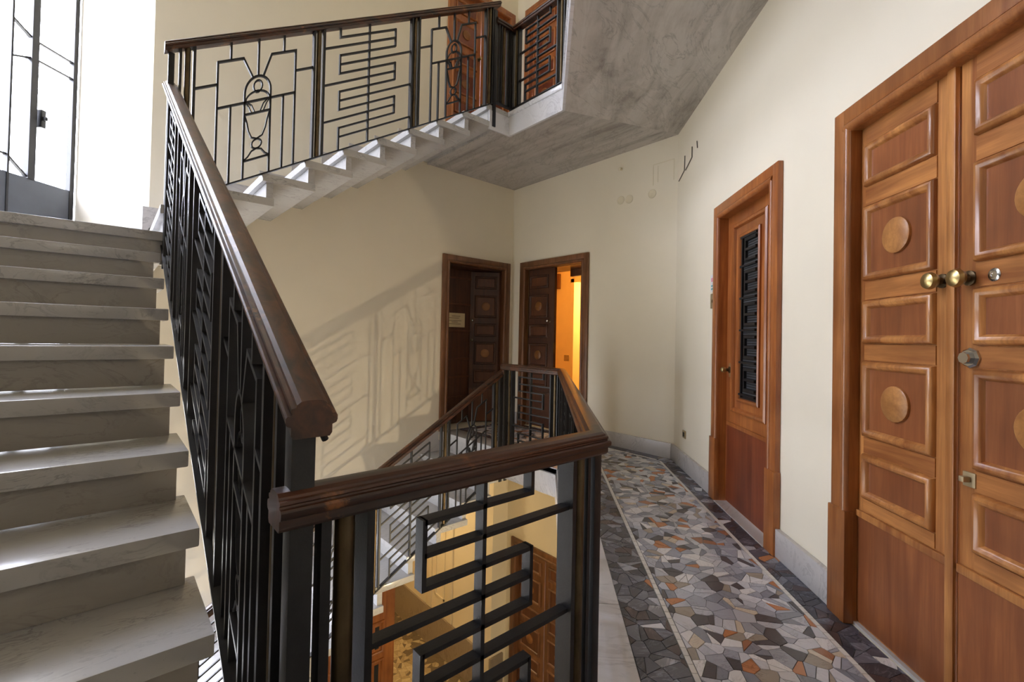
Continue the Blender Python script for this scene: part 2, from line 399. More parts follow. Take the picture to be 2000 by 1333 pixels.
bandw, xin = .165, 3.506
for reg, kind, st in ((hp(BIG, n_ge(bandw), n_le(.752), x_le(XM-bandw), y_le(YB-bandw), s_lim), 0, .070),
                      (hp(BIG, n_ge(.756), x_ge(xin), x_le(XM-bandw), y_le(YB-bandw)), 0, .070),
                      (hp(BIG, n_ge(.004), n_le(.142), x_le(XM-.146), s_lim), 1, .076),
                      (hp(BIG, x_le(XM-.004), x_ge(XM-.142), n_ge(.004), y_le(YB-.004)), 1, .076),
                      (hp(BIG, y_le(YB-.004), y_ge(YB-.142), x_le(XM-.146), x_ge(3.375)), 1, .076),
                      (hp(BIG, n_ge(.778), n_le(.962), x_le(xin-.022), s_lim), 1, .076),
                      (hp(BIG, n_ge(.966), x_ge(3.300), x_le(xin-.022), y_le(YB-.146)), 1, .076)):
    if len(reg) >= 3: tiles += [(c, kind) for c in shards(reg, st)]
def pxarea(c):
    cx, cy = sum(p[0] for p in c)/len(c), sum(p[1] for p in c)/len(c)
    d = V((cx, cy, -EYE)); z = d.dot(_f)
    if z < .5: return 0
    X, Y = d.dot(_r)/z*FPX, d.dot(_u)/z*FPX
    if not (-1000 < X < 1010 and -710 < Y < 690): return 0
    return area(c)/z**3
tiles.sort(key=lambda t: -pxarea(t[0]))
rest = MB(); allm = [m for m, w in STONES]+[m for m, w in DARKS]
for i, (c, kind) in enumerate(tiles):
    mt = pick(DARKS) if kind == 1 and random.random() < .93 else pick(STONES)
    h = random.uniform(-.0004, .0006)
    if i < 290:
        obj('stone', MB().slab(c, -.006, h), mt, floor)
    else: rest.slab(c, -.006, h, allm.index(mt))
obj('stone_mix', rest, allm, floor, kind='stuff')
# white tessera lines, as single tiles near the camera
tl = []
def tline(a, d, L, w=.020, pitch=.046):
    a, d = V(a), V(d); n = V((-d.y, d.x, 0))
    for k in range(int(L/pitch)):
        tl.append((a+d*(k*pitch)-n*(w/2), d*(pitch-.003), n*w))
tline(W(.10, .1535, -.006), DW, 4.0); tline(W(-.35, .765, -.006), DW, 4.4)
tline((XM-.1535, YC+.10, -.006), (0, 1, 0), 2.25); tline((3.49, 2.90, -.006), (0, 1, 0), 1.8); tline((3.50, YB-.1535, -.006), (1, 0, 0), .6)
tl.sort(key=lambda t: t[0].length)
lm = MB()
for i, (o_, a_, b_) in enumerate(tl):
    if i < 150: obj('border_tile', MB().obb(o_, a_, b_, V((0, 0, .0065))), 'white_tessera', floor)
    else: lm.obb(o_, a_, b_, V((0, 0, .0065)))
obj('border_tile_row', lm, 'white_tessera', floor, kind='stuff')
# marble kerb along the well, in slabs
def kerb(a, d, n, L, w, pieces):
    a, d, n = V(a), V(d), V(n)
    for k in range(pieces):
        obj('kerb_slab', MB().obb(a+d*(L*k/pieces)+V((0, 0, -.05)), d*(L/pieces-.003), n*w, V((0, 0, .051))), 'edge_marble', floor, bevel=.004)
PB = V((3.066, 2.845, 0)); PCn = V((1.085, .890, 0)); dBC = (PCn-PB).normalized()
kerb(PB, dBC, V((-dBC.y, dBC.x, 0)), (PCn-PB).length, .222, 4)
kerb((3.066, 3.606, 0), (0, -1, 0), (1, 0, 0), .761, .23, 1)
kerb((1.085, .890, 0), (-1, 0, 0), (0, -1, 0), .86, .225, 1)
obj('edge_nosing', MB().box(3.128, 3.37, 3.606, YB, -.056, .001), 'stair_marble', floor, bevel=.006)
for i in range(3):
    p = EU[i:i+2]; a, c = V((*p[0], 0)), V((*p[1], 0)); d = (c-a).normalized(); n = V((-d.y, d.x, 0))
    obj('fascia', MB().obb(a+n*-.006+V((0, 0, -.25)), d*(c-a).length, n*.02, V((0, 0, .2))), 'edge_marble', floor)
obj('fascia', MB().box(3.066, 3.16, 3.60, 3.612, -.25, -.05), 'edge_marble', floor)

# lower storey floor: beige mosaic
lf = MB().box(-1.2, 4.7, -1.6, 9.2, ZLO-.2, ZLO-.004)
lowfloor = struct('floor_lower', lf, 'grout')
bt = MB(); bm_ = [m for m, w in BEIGES]
for c in shards([(2.6, 4.6), (3.99, 4.6), (3.99, 7.8), (2.6, 7.8)], .088):
    cx = sum(p[0] for p in c)/len(c); cy = sum(p[1] for p in c)/len(c)
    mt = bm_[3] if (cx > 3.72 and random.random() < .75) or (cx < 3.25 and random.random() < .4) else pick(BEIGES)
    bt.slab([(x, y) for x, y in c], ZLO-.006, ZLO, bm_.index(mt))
obj('stone_mix', bt, bm_, lowfloor, kind='stuff')
# lower hall: side wall with panel strips, tall stone dado, end wall, ceiling
mb = MB().box(4.0, 4.2, 5.06, 9.0, ZLO, -.3); hall = struct('wall_hall', mb, 'lower_paint')
struct('wall_hall_pier', MB().box(4.0, XM+.1, YB+.001, 5.06, ZLO, -.41), 'lower_paint')
for y0, y1 in ((5.12, 5.20), (5.78, 5.90), (6.36, 6.50)):
    obj('pilaster_strip', MB().box(3.975, 4.0, y0, y1, ZLO+.6, -.45), 'lower_paint', hall, bevel=.004)
for y0, y1 in ((6.0, 6.26), (6.60, 7.2)):
    r = MB()
    for a, c, e, g in ((y0, y1, -2.9, -2.87), (y0, y1, -.75, -.72), (y0, y0+.025, -2.9, -.72), (y1-.025, y1, -2.9, -.72)): r.box(3.985, 4.0, a, c, e, g)
    obj('panel_moulding', r, 'lower_paint', hall)
obj('dado', MB().box(3.972, 3.999, 5.03, 9.0, ZLO, ZLO+.585), 'dado_marble', hall)
obj('dado', MB().box(3.972, 4.20, YB-.03, YB, ZLO, ZLO+.585), 'dado_marble', hall)
struct('wall_hall_end', MB().box(1.0, 4.2, 9.0, 9.2, ZLO, -.3), 'lower_paint')
struct('wall_hall_side', MB().box(1.2, 1.4, 5.32, 9.0, ZLO, -.3).box(.28, 1.2, 5.32, 5.45, ZLO, -.1), 'lower_paint')
struct('ceiling_hall', MB().box(1.2, 4.2, 5.32, 9.2, -.3, -.1), 'lower_paint')

# skirting boards
def skirt_w(name, s0, s1):
    struct(name, MB().obb(W(s0, .001, 0), DW*(s1-s0), NW*.026, V((0, 0, .152))), 'base_marble', bevel=.004)
skirt_w('baseboard_right_far', .0, 1.075); skirt_w('baseboard_right_near', 2.0, 2.535); skirt_w('baseboard_right_rear', 3.75, 5.6)
struct('baseboard_middle', MB().prism([(XM-.001, YC+.01, 0), (XM-.001, 3.465, 0), (XM-.027, 3.465, 0), (XM-.027, YC+.02, 0)], (0, 0, .152)), 'base_marble', bevel=.003)
struct('baseboard_corner', MB().box(XM-.027, XM-.001, 4.69, YB-.03, 0, .152), 'base_marble')
struct('baseboard_back', MB().box(.236, .46, YB-.016, YB-.001, 1.789, 2.02), 'stair_marble')
bb = MB().obb((.235-.001, YB-.001, 1.789), GD.cross(V((0, 0, 1)))*.0, (0, 0, 0), (0, 0, 0)) if False else MB()
a = V((.235, YB, 1.789)); e = V((-RT, RT, 0))
bb.obb(a+GD*.0005, e*.14, GD*.014, V((0, 0, .23)))
struct('baseboard_window', bb, 'stair_marble')

# ------------------------------------------------------------------ stairs
TH = .056
def flight_y(root):           # the flight at the left, rising away from the camera
    X1, Y9, Z9 = .2204, 1.344, .426
    for k in range(-2, 8):
        y, z = Y9+k*RUN, Z9+k*RISE
        if k == 7: pass
        obj('tread', MB().box(-1.149, X1, y, y+RUN+.078, z-TH, z), 'stair_marble', root, bevel=.005)
        obj('riser', MB().box(-1.149, X1-.029, y+.032, y+.077, z-RISE+.001 if k > -2 else .001, z-TH), 'shaded_stair_marble', root)
    y, z = Y9+8*RUN, Z9+8*RISE
    obj('riser', MB().box(-1.149, X1-.029, y+.032, y+.077, z-RISE+.001, z-TH), 'shaded_stair_marble', root)
fl = empty('stair_flight', (-.4, .7, 0), label='near marble stair flight at left, rising to the tall iron window', category='stairs', group='marble stair flights')
flight_y(fl)
def flight_x(root, nos, kmax, k0, toprise):   # flights along the back wall, rising to the right
    Y0 = 3.625
    for k in range(k0, kmax+1):
        x, z = nos(k)
        xn = nos(k-1)[0]
        if k > 0:
            obj('tread', MB().box(x, xn+.078, Y0-.03, YB-.001, z-TH, z), 'stair_marble', root, bevel=.005)
            # skirting tile on the wall, cut to follow the step
            obj('skirting_tile', MB().prism([(x-.035, YB-.016, z-.03), (x-.035, YB-.016, z+.235), (xn-.036, YB-.016, z+.235), (xn-.036, YB-.016, z+.135), (xn+.03, YB-.016, z+.10), (xn+.03, YB-.016, z-.03)], (0, .015, 0)), 'base_marble', root)
        zr0 = (nos(k+1)[1])
        obj('riser', MB().box(x+.032, x+.077, Y0, YB-.001, zr0, z-TH-.0005), 'stair_marble', root)
def nosU(k): return (2.773-RUN*k, ZUP-RISE*k)
def nosL(k): return (3.128-RUN*k, 0 if k == 0 else -.063-RISE*k)
fu = empty('stair_flight', (.3, 4.2, 1.79), label='upper marble stair flight against the cream back wall, seen from below', category='stairs', group='marble stair flights')
flight_x(fu, nosU, 9, 0, 0)
fd = empty('stair_flight', (.3, 4.2, -1.77), label='lower marble stair flight going down behind the foreground railing', category='stairs', group='marble stair flights')
flight_x(fd, nosL, 9, 0, 0)
# half landings by the window
hl = [(.235, 3.645), (-1.149, 3.645), (-1.149, 4.407), (Q.x, Q.y), (.235, YB)]
for z, nm in ((1.789, 'floor_half_landing'), (-1.767, 'floor_half_landing_lower')):
    h = struct(nm, MB().slab(hl, z-.20, z-TH), 'shaded_stair_marble')
    obj('paving', MB().slab([(.25, 3.6056), (-1.149, 3.6056), (-1.149, 4.407), (Q.x, Q.y), (.235, YB-.001), (.25, YB-.001)], z-TH, z), 'stair_marble', h, bevel=.004)
    obj('fascia', MB().box(.19, .30, 3.64, 3.70, z-.20, z-TH), 'shaded_stair_marble', h)

# ------------------------------------------------------------------ window
def window(name, z0, z1, full):
    fr = MB(); T = lambda t, o_, z: Q+GD*t+GN*o_+V((0, 0, z))
    def vbar(t, w, d=.04, za=z0, zb_=z1): fr.obb(T(t-w/2, -d, za), GD*w, GN*d, V((0, 0, zb_-za)))
    def seg(t0, za, t1, zb_, w=.012):
        a, c = T(t0, -.022, za), T(t1, -.022, zb_); d = (c-a); n = GN.cross(d.normalized())
        fr.obb(a-n*w/2-GN*.012, d, n*w, GN*.024)
    vbar(.03, .035); vbar(1.27, .035)
    win = struct(name, fr.obb(T(.01, -.04, z1-.04), GD*1.28, GN*.04, V((0, 0, .04))), 'black_iron')
    fr = MB(); zm = z0+.52 if full else z0; vbar(.335, .05, .055, zm); vbar(.965, .05, .055, zm)
    obj('mullion', fr, 'black_iron', win)
    if full:
        fr = MB(); vbar(.49, .014); vbar(.81, .014); obj('glazing_bar', fr, 'black_iron', win)
        pz = z0+.527
        for s in (0, 1):
            m_ = (lambda t: t) if s == 0 else (lambda t: 1.30-t)
            for pts in ([(.487, 3.475), (.34, 3.392), (.04, 3.387)], [(.487, 3.186), (.335, 3.25), (.04, 3.252)], [(.65, 2.447), (.49, 2.447), (.345, pz)]):
                fr = MB()
                for i in range(len(pts)-1): seg(m_(pts[i][0]), pts[i][1], m_(pts[i+1][0]), pts[i+1][1])
                obj('glazing_bar', fr, 'black_iron', win)
        obj('kick_panel', MB().obb(T(.012, -.045, z0), GD*1.276, GN*.04, V((0, 0, .527))), 'panel_iron', win)
        obj('handle', MB().obb(T(.262, -.03, 2.735), GD*.035, GN*.05, V((0, 0, .139))).obb(T(.27, .0, 2.79), GD*.02, GN*.045, V((0, 0, .03))), 'black_iron', win, bevel=.004)
        zg = pz
    else: zg = z0
    for t0, t1 in ((.042, .315), (.355, .487), (.493, .807), (.813, .945), (.985, 1.258)):
        obj('pane', MB().obb(T(t0, -.026, zg), GD*(t1-t0), GN*.004, V((0, 0, z1-.04-zg))), 'window_glass', win)
window('window_1', 1.789, 4.75, True)
window('window_2', -1.767, 1.25, False)
window('window_3', 5.28, 6.98, False)

# ------------------------------------------------------------------ railings
class Plane2:      # (u, v) of a railing to world; sheared along the slope
    def __init__(s, P, d, m, zb0): s.P, s.d, s.m, s.z = V((P[0], P[1], 0)), V((d[0], d[1], 0)), m, zb0; s.n = V((-d[1], d[0], 0))
    def __call__(s, u, v, o=0.0): return s.P+s.d*u+s.n*o+V((0, 0, s.z+s.m*u+v))
def ribbon(pl, pts, t=.012, d=.027, closed=False):
    """flat iron bar that follows (u, v) points, sheared with the flight"""
    q = [V((u, v+pl.m*u)) for u, v in pts]; n = len(q); L = []; R = []
    for i in range(n):
        a = q[i-1] if (i > 0 or closed) else None; c = q[(i+1) % n] if (i < n-1 or closed) else None
        d1 = (q[i]-a).normalized() if a is not None else (c-q[i]).normalized()
        d2 = (c-q[i]).normalized() if c is not None else d1
        n1, n2 = V((-d1.y, d1.x)), V((-d2.y, d2.x)); b2 = (n1+n2)
        b2 = n1 if b2.length < 1e-6 else b2.normalized()
        k = min(1/max(b2.dot(n1), .35), 2.2); L.append(q[i]+b2*(t/2*k)); R.append(q[i]-b2*(t/2*k))
    mb = MB()
    def w(p, o_): return pl.P+pl.d*p.x+pl.n*o_+V((0, 0, pl.z+p.y))
    rings = [[w(L[i], -d/2), w(R[i], -d/2), w(R[i], d/2), w(L[i], d/2)] for i in range(n)]
    if closed: rings.append(rings[0])
    mb.loft(rings, True, not closed); return mb
def vbar(pl, u, v0, v1, t, d, mb=None):
    mb = mb or MB()
    a, b2, c, e = pl(u-t/2, v0, -d/2), pl(u+t/2, v0, -d/2), pl(u+t/2, v0, d/2), pl(u-t/2, v0, d/2)
    f = [pl(u-t/2, v1, -d/2), pl(u+t/2, v1, -d/2), pl(u+t/2, v1, d/2), pl(u-t/2, v1, d/2)]
    mb.loft([[a, b2, c, e], f]); return mb
def arc(cu, cv, ru, rv, a0, a1, n=10): return [(cu+ru*math.cos(math.radians(a0+(a1-a0)*k/n)), cv+rv*math.sin(math.radians(a0+(a1-a0)*k/n))) for k in range(n+1)]
def panel(root, pl, u0, u1, H, kind, hl_=.17, hr_=.795, first='l', gap0=.075, sp=.0715, T=.012, D=.022, fd=None):
    w = u1-u0
    pa = bpy.data.objects.new(kind+'_panel', None); pa.empty_display_size = .1; link(pa, root, pl((u0+u1)/2, 0))
    for u in (u0, u1): obj('stile', vbar(pl, u, 0, H, .015, fd or FD), 'black_iron', pa)
    def bar(pts, t=T, closed=False, name='bar', d=D): obj(name, ribbon(pl, pts, t, d, closed), 'black_iron', pa)
    if kind == 'meander':
        ul, ur, uc = u0+hl_*w, u0+hr_*w, u0+.487*w
        bar([(uc, 0), (uc, H)], .011, name='centre_bar', d=max(D, .026))
        lv = []; v = H-gap0
        while v > .035: lv.append(v); v -= sp
        side = first
        # level 0 hangs from the handrail on the first side
        hook = ul if first == 'l' else ur; oth = ur if first == 'l' else ul
        k = 0
        bar([(hook, H), (hook, lv[0]), (oth, lv[0])])
        cur = oth                       # side of the next hook
        while k+2 < len(lv):
            fr_u = u0 if cur == ur else u1
            bar([(fr_u, lv[k+1]), (cur, lv[k+1])])
            nxt = ul if cur == ur else ur
            bar([(cur, lv[k]+T/2), (cur, lv[k+2]), (nxt, lv[k+2])])
            cur = nxt; k += 2
        if k+1 < len(lv): bar([(u0 if cur == ur else u1, lv[k+1]), (cur, lv[k+1])])
        bar([(cur, lv[k]+T/2), (cur, 0)])
    else:
        U = lambda x: u0+x*w
        N = lambda x: x*H
        top, lk, cb, lcb = N(.872), N(.717), N(.549), N(.46)
        sp_, at = N(.612), N(.727)
        bar([(U(.175), 0), (U(.175), top), (U(.375), top), (U(.455), at-.004)], name='outer_bar')
        bar([(U(.825), 0), (U(.825), top), (U(.61), top), (U(.545), at-.004)], name='outer_bar')
        bar([(U(0), lk), (U(.175), lk)]); bar([(U(.825), lk), (U(1), lk)])
        bar([(U(.275), top), (U(.275), H)]); bar([(U(.72), top), (U(.72), H)]); bar([(U(.5), at), (U(.5), H)], name='centre_bar')
        bar([(U(.175), cb), (U(.825), cb)]); bar([(U(.28), 0), (U(.28), cb)]); bar([(U(.72), 0), (U(.72), cb)])
        bar([(U(.392), 0)]+arc(U(.5), sp_, .108*w, at-sp_, 180, 0, 14)+[(U(.608), 0)], name='arch_bar')
        bar([(U(.392), lcb), (U(.608), lcb)]); bar([(U(.392), N(.125)), (U(.608), N(.125))])
        thin = .0085
        bar(arc(U(.5), N(.652), .036*w, N(.043), 0, 360, 14)[:-1], thin, True, 'ring', .022)
        bar(arc(U(.5), cb, .10*w, N(.07), 176, 4, 12), thin, name='curve', d=.022)
        for s in (-1, 1):
            bar([(U(.5+s*.10), cb-.004), (U(.5+s*.075), N(.515)), (U(.5+s*.05), lcb+.004)], thin*.8, name='curve', d=.02)
            bar([(U(.5+s*.085), cb-.004), (U(.5+s*.05), N(.52)), (U(.5+s*.022), lcb+.004)], thin*.8, name='curve', d=.02)
        bar([(U(.398), lcb-.012), (U(.415), N(.40)), (U(.43), N(.335)), (U(.455), N(.285)), (U(.5), N(.268)), (U(.545), N(.285)), (U(.57), N(.335)), (U(.585), N(.40)), (U(.602), lcb-.012)], thin, name='curve', d=.022)
        bar(arc(U(.5), N(.231), .041*w, N(.034), 0, 360, 14)[:-1], thin, True, 'ring', .022)
        bar([(U(.40), N(.132)), (U(.43), N(.15)), (U(.46), N(.185)), (U(.5), N(.196)), (U(.54), N(.185)), (U(.57), N(.15)), (U(.60), N(.132))], thin, name='curve', d=.022)
    return pa
def tube_post(root, pl, u, H, r=.0175):
    a, c = pl(u, 0), pl(u, H)
    obj('brass_tube', MB().tube([a, c], r, 12), 'dark_brass', root, smooth=True)
def side_bar(root, pl, u, H, t=.014, d=.042): obj('side_bar', vbar(pl, u, 0, H, t, d), 'black_iron', root)
def newel(root, x, y, z0, z1, s=.04, d=(1, 0)):
    e1 = V((d[0], d[1], 0))*s; e2 = V((-d[1], d[0], 0))*s
    obj('newel_post', MB().obb(V((x, y, z0))-e1/2-e2/2, e1, e2, V((0, 0, z1-z0))), 'black_iron', root, bevel=.002)
def bottom_rail(root, pl, u0, u1, d=.036, t=.011):
    obj('bottom_rail', MB().loft([[pl(u, -t, -d/2), pl(u, 0, -d/2), pl(u, 0, d/2), pl(u, -t, d/2)] for u in (u0, u1)]), 'black_iron', root)
_half = [(.030, -.064), (.034, -.058), (.034, -.044), (.041, -.041), (.043, -.036), (.043, -.029), (.040, -.025), (.033, -.0245), (.032, -.021), (.035, -.018), (.034, -.013), (.027, -.0115), (.0255, -.007), (.018, -.0015), (.008, 0)]
PROF = _half+[(-x, z) for x, z in reversed(_half)]
def handrail(root, path, mat='handrail_wood', sc=1.0):
    path = [V(p) for p in path]; rings = []
    for i, p in enumerate(path):
        d1 = (p-path[i-1]) if i else None; d2 = (path[i+1]-p) if i < len(path)-1 else None
        h = [V((d.x, d.y, 0)).normalized() for d in (d1, d2) if d is not None]
        n = [V((-a.y, a.x, 0)) for a in h]
        b2 = sum(n, V((0, 0, 0))).normalized(); k = 1/max(b2.dot(n[0]), .3)
        rings.append([p+b2*(x*k*sc)+V((0, 0, z*sc)) for x, z in PROF])
    o_ = obj('handrail', MB().loft(rings), mat, root); o_.data.shade_smooth(); o_.data.set_sharp_from_angle(angle=math.radians(24))

M = .598; FD = .046
# near flight railing
R1 = empty('stair_railing', (.267, .88, .1), label='black iron railing with wooden handrail up the near left flight', category='railing', group='iron stair railings')
pl = Plane2((.267, .87), (0, 1), M, .056); H = .979
for kind, a, c, fs in (('mask', 1.05, 1.54, ''), ('meander', 1.69, 2.20, 'l'), ('mask', 2.35, 2.86, ''), ('meander', 3.01, 3.50, 'l')): panel(R1, pl, a-.87, c-.87, H, kind, first=fs, D=.034)
for y in (1.0, 1.615, 2.275, 2.935, 3.555): tube_post(R1, pl, y-.87, H, .015)
side_bar(R1, pl, .955-.87, H); side_bar(R1, pl, 3.585-.87, H)
bottom_rail(R1, pl, -.02, 2.77, .060)
newel(R1, .263, .862, .001, 1.045, .040); newel(R1, .262, 3.62, 1.56, 2.93, .032)
hy = lambda y: 1.098+M*(y-.877)
handrail(R1, [(.267, .815, hy(.815)), (.267, 3.70, hy(3.70))], 'handrail_wood_y')
obj('hook', MB().tube([(.287, .835, hy(.83)-.06), (.292, .832, hy(.83)-.075), (.296, .834, hy(.83)-.083)], .006, 8), 'black_iron', R1)
# upper flight railing
R2 = empty('stair_railing', (.27, 3.604, 1.9), label='black iron railing along the upper flight in front of the cream back wall', category='railing', group='iron stair railings')
pl = Plane2((.25, 3.604), (1, 0), M, 1.972); H = .963
for kind, a, c in (('mask', .38, 1.12), ('meander', 1.19, 1.93), ('mask', 2.0, 2.74)): panel(R2, pl, a-.25, c-.25, H, kind)
for x in (.345, 1.155, 1.965, 2.79): tube_post(R2, pl, x-.25, H, .0165)
side_bar(R2, pl, .307-.25, H); side_bar(R2, pl, 2.815-.25, H)
bottom_rail(R2, pl, .0, 2.61)
newel(R2, 2.852, 3.604, 3.28, 4.46, .038)
hx = lambda x: 2.992+M*(x-.246)
handrail(R2, [(.225, 3.604, hx(.225)), (2.90, 3.604, hx(2.90))])
# lower flight railing
R3 = empty('stair_railing', (3.0, 3.604, -.2), label='black iron railing along the flight that leads down', category='railing', group='iron stair railings')
hl_x = lambda x: .432+M*(x-2.339)
pl = Plane2((.30, 3.604), (1, 0), M, hl_x(.30)-1.0); H = .94
for kind, a, c in (('mask', 2.41, 2.935), ('meander', 1.74, 2.325), ('mask', 1.07, 1.66), ('meander', .40, .99)): panel(R3, pl, a-.30, c-.30, H, kind, T=.0105, D=.013, fd=.03)
for x in (2.97, 2.37, 1.70, 1.03, .36): tube_post(R3, pl, x-.30, H, .0165)
bottom_rail(R3, pl, .0, 2.74)
newel(R3, 3.03, 3.604, -.29, .80, .036); newel(R3, .30, 3.604, -1.76, -.80, .036)
handrail(R3, [(.27, 3.604, hl_x(.27)), (3.02, 3.604, hl_x(3.02))])
# landing railings (this storey, and the one overhead)
A_, B_, C_, D_ = (3.096, 3.604), (3.096, 2.833), (1.094, .8605), (.267, .8605)
def landing_railing(z, label, upper):
    R = empty('landing_railing', (C_[0], C_[1], z), label=label, category='railing', group='iron landing railings')
    zt, H = z+.905, .795
    zb_ = zt-.06-H
    pl = Plane2(A_, (0, -1), 0, zb_)
    panel(R, pl, .11, .65, H, 'meander', first='r', gap0=.06, sp=.07)
    for u in (.065, .695): tube_post(R, pl, u, H, .0165)
    side_bar(R, pl, .735, H); bottom_rail(R, pl, 0, .77)
    d = V((C_[0]-B_[0], C_[1]-B_[1], 0)); L = d.length; d.normalize()
    pl = Plane2(B_, (d.x, d.y), 0, zb_)
    for k in range(4):
        a = .11+k*(L-.14)/4; panel(R, pl, a, a+.56, H, ('mask', 'meander')[k % 2], first='r', gap0=.06, sp=.07)
        tube_post(R, pl, a-.045, H, .0165)
    tube_post(R, pl, L-.055, H, .0165); side_bar(R, pl, .035, H); bottom_rail(R, pl, 0, L)
    newel(R, A_[0], A_[1], z-(.02 if upper else .29), zt-.06, .036); newel(R, B_[0], B_[1], z-.02, zt-.06, .036)
    if not upper:
        pl = Plane2((0, C_[1]), (1, 0), 0, zb_)
        panel(R, pl, .386, .971, H, 'meander', .215, .748, 'r', .064, .0697, .011, .03, .056)
        tube_post(R, pl, .346, H, .019); side_bar(R, pl, .306, H, .018, .036)
        tube_post(R, pl, 1.018, H, .0175); side_bar(R, pl, 1.046, H, .012, .034)
        bottom_rail(R, pl, .27, 1.09)
        newel(R, 1.088, C_[1], z+.001, zt-.06, .030)
        handrail(R, [(A_[0], A_[1]+.05, zt), (*B_, zt), (*C_, zt), (.222, D_[1], zt)])
    else:
        newel(R, C_[0], C_[1], z+.001, zt-.06, .03)
        pl = Plane2((2.852, 3.604), (1, 0), 0, zb_)
        tube_post(R, pl, .12, H, .0165); side_bar(R, pl, .05, H); side_bar(R, pl, .08, H); side_bar(R, pl, .17, H); side_bar(R, pl, .20, H); bottom_rail(R, pl, 0, .244)
        handrail(R, [(2.86, 3.604, zt), (*A_, zt), (*B_, zt), (*C_, zt)])
    return R
landing_railing(0, 'black iron railing with wooden rail around the stairwell, in the foreground', False)
landing_railing(ZUP, 'black iron railing on the landing overhead, top centre', True)

# ------------------------------------------------------------------ doors
class Fr:          # door frame of reference: origin on the wall at floor level, u along the wall, n into the room
    def __init__(s, o, u, n): s.o, s.u, s.n = V(o), V(u).normalized(), V(n).normalized()
    def __call__(s, u, off, z): return s.o+s.u*u+s.n*off+V((0, 0, z))
    def box(s, mb, u0, u1, o0, o1, z0, z1): mb.obb(s(u0, o0, z0), s.u*(u1-u0), s.n*(o1-o0), V((0, 0, z1-z0))); return mb
def rect_ring(f, u0, u1, z0, z1, off, prof):
    mb = MB(); rings = []
    for ins, h in prof:
        rings.append([f(u0+ins, off+h, z0+ins), f(u1-ins, off+h, z0+ins), f(u1-ins, off+h, z1-ins), f(u0+ins, off+h, z1-ins)])
    mb.loft(rings, True, False); return mb
MOULD = [(0, 0), (.002, .012), (.008, .019), (.016, .021), (.024, .017), (.030, .009), (.034, .002), (.036, 0)]
def leaf(root, f, u0, u1, z0, z1, off, panels, mats, plate=None, strips=True, medr=.068, rails=None):
    """a panelled leaf; panels: (ua, ub, za, zb, medallion)"""
    wd_, pn, md = mats
    lf_ = obj('leaf', f.box(MB(), u0, u1, off-.04, off, z0, z1), wd_, root)
    for ua, ub, za, zb_, md_ in panels:
        obj('panel', f.box(MB(), ua+.03, ub-.03, off-.002, off+.003, za+.03, zb_-.03), pn, lf_)
        obj('moulding', rect_ring(f, ua, ub, za, zb_, off, MOULD), wd_, lf_, smooth=True)
        if md_:
            obj('medallion', MB().lathe(f((ua+ub)/2, off+.002, (za+zb_)/2), f.n, [(medr, 0), (medr, .010), (medr-.006, .014), (0, .014)], 28), md, lf_, smooth=True)
    if rails and panels:
        zs = [z1-.01]+[q for p in panels for q in (p[3], p[2])]+[plate+.028]
        for k in range(0, len(zs), 2):
            if zs[k]-zs[k+1] > .03: obj('rail_board', f.box(MB(), panels[0][0], panels[0][1], off-.001, off+.0035, zs[k+1]+.004, zs[k]-.004), rails, lf_)
    if plate:
        obj('kick_plate', f.box(MB(), u0+.004, u1-.004, off-.001, off+.006, z0+.01, plate), pn, lf_)
        obj('plate_rail', f.box(MB(), u0, u1, off-.001, off+.012, plate, plate+.028), wd_, lf_, bevel=.004)
    return lf_
def casing(root, f, u0, u1, zt, w, mat, proud=.03, plinth=.47, depth=.06):
    """architrave: flat board, round inner bead, plinth blocks at the foot, jamb reveal"""
    mb = MB(); f.box(mb, u0, u0+w*.62, .001, proud, 0, zt); f.box(mb, u1-w*.62, u1, .001, proud, 0, zt); f.box(mb, u0+w*.62, u1-w*.62, .001, proud, zt-w*.62, zt)
    c = obj('casing', mb, mat, root, bevel=.003)
    bd = MB()
    for a in (u0+w*.80, u1-w*.80): bd.tube([f(a, proud*.62, 0), f(a, proud*.62, zt-w*.80)], w*.20, 14)
    bd.tube([f(u0+w*.66, proud*.62, zt-w*.80), f(u1-w*.66, proud*.62, zt-w*.80)], w*.20, 14)
    obj('bead', bd, mat, c, smooth=True)
    if plinth:
        pb = MB(); f.box(pb, u0-.008, u0+w*1.02, .001, proud+.010, 0, plinth); f.box(pb, u1-w*1.02, u1+.008, .001, proud+.010, 0, plinth)
        obj('plinth_block', pb, mat, c, bevel=.006)
    rv = MB(); f.box(rv, u0+w*.9, u0+w, -depth, .02, 0, zt-w); f.box(rv, u1-w, u1-w*.9, -depth, .02, 0, zt-w); f.box(rv, u0+w*.9, u1-w*.9, -depth, .02, zt-w, zt-w*.9)
    obj('jamb', rv, mat, root)
    return c
def knob(root, f, u, z, off, mat='bright_brass', r=.030, stem=.055, name='knob'):
    prof = [(.024, 0), (.024, .006), (.013, .010), (.010, stem*.6), (.012, stem*.8), (r*.8, stem*.92), (r, stem+.010), (r*.86, stem+.022), (r*.5, stem+.028), (0, stem+.030)]
    obj(name, MB().lathe(f(u, off, z), f.n, prof[4:], 20), mat, root, smooth=True)
    obj('knob_stem', MB().lathe(f(u, off, z), f.n, prof[:6], 16), 'dark_brass', root, smooth=True)
WOODS = ('door_wood', 'door_panel_wood', 'medallion_wood')
def pset(a, b2, top=(2.012, 1.832), zs=1.0, z0=0):
    return [(a, b2, z0+za*zs, z0+zb_*zs, md) for za, zb_, md in ((1.835, 2.012, 0), (1.44, 1.752, 1), (1.18, 1.358, 0), (.796, 1.106, 1), (.541, .724, 0))]
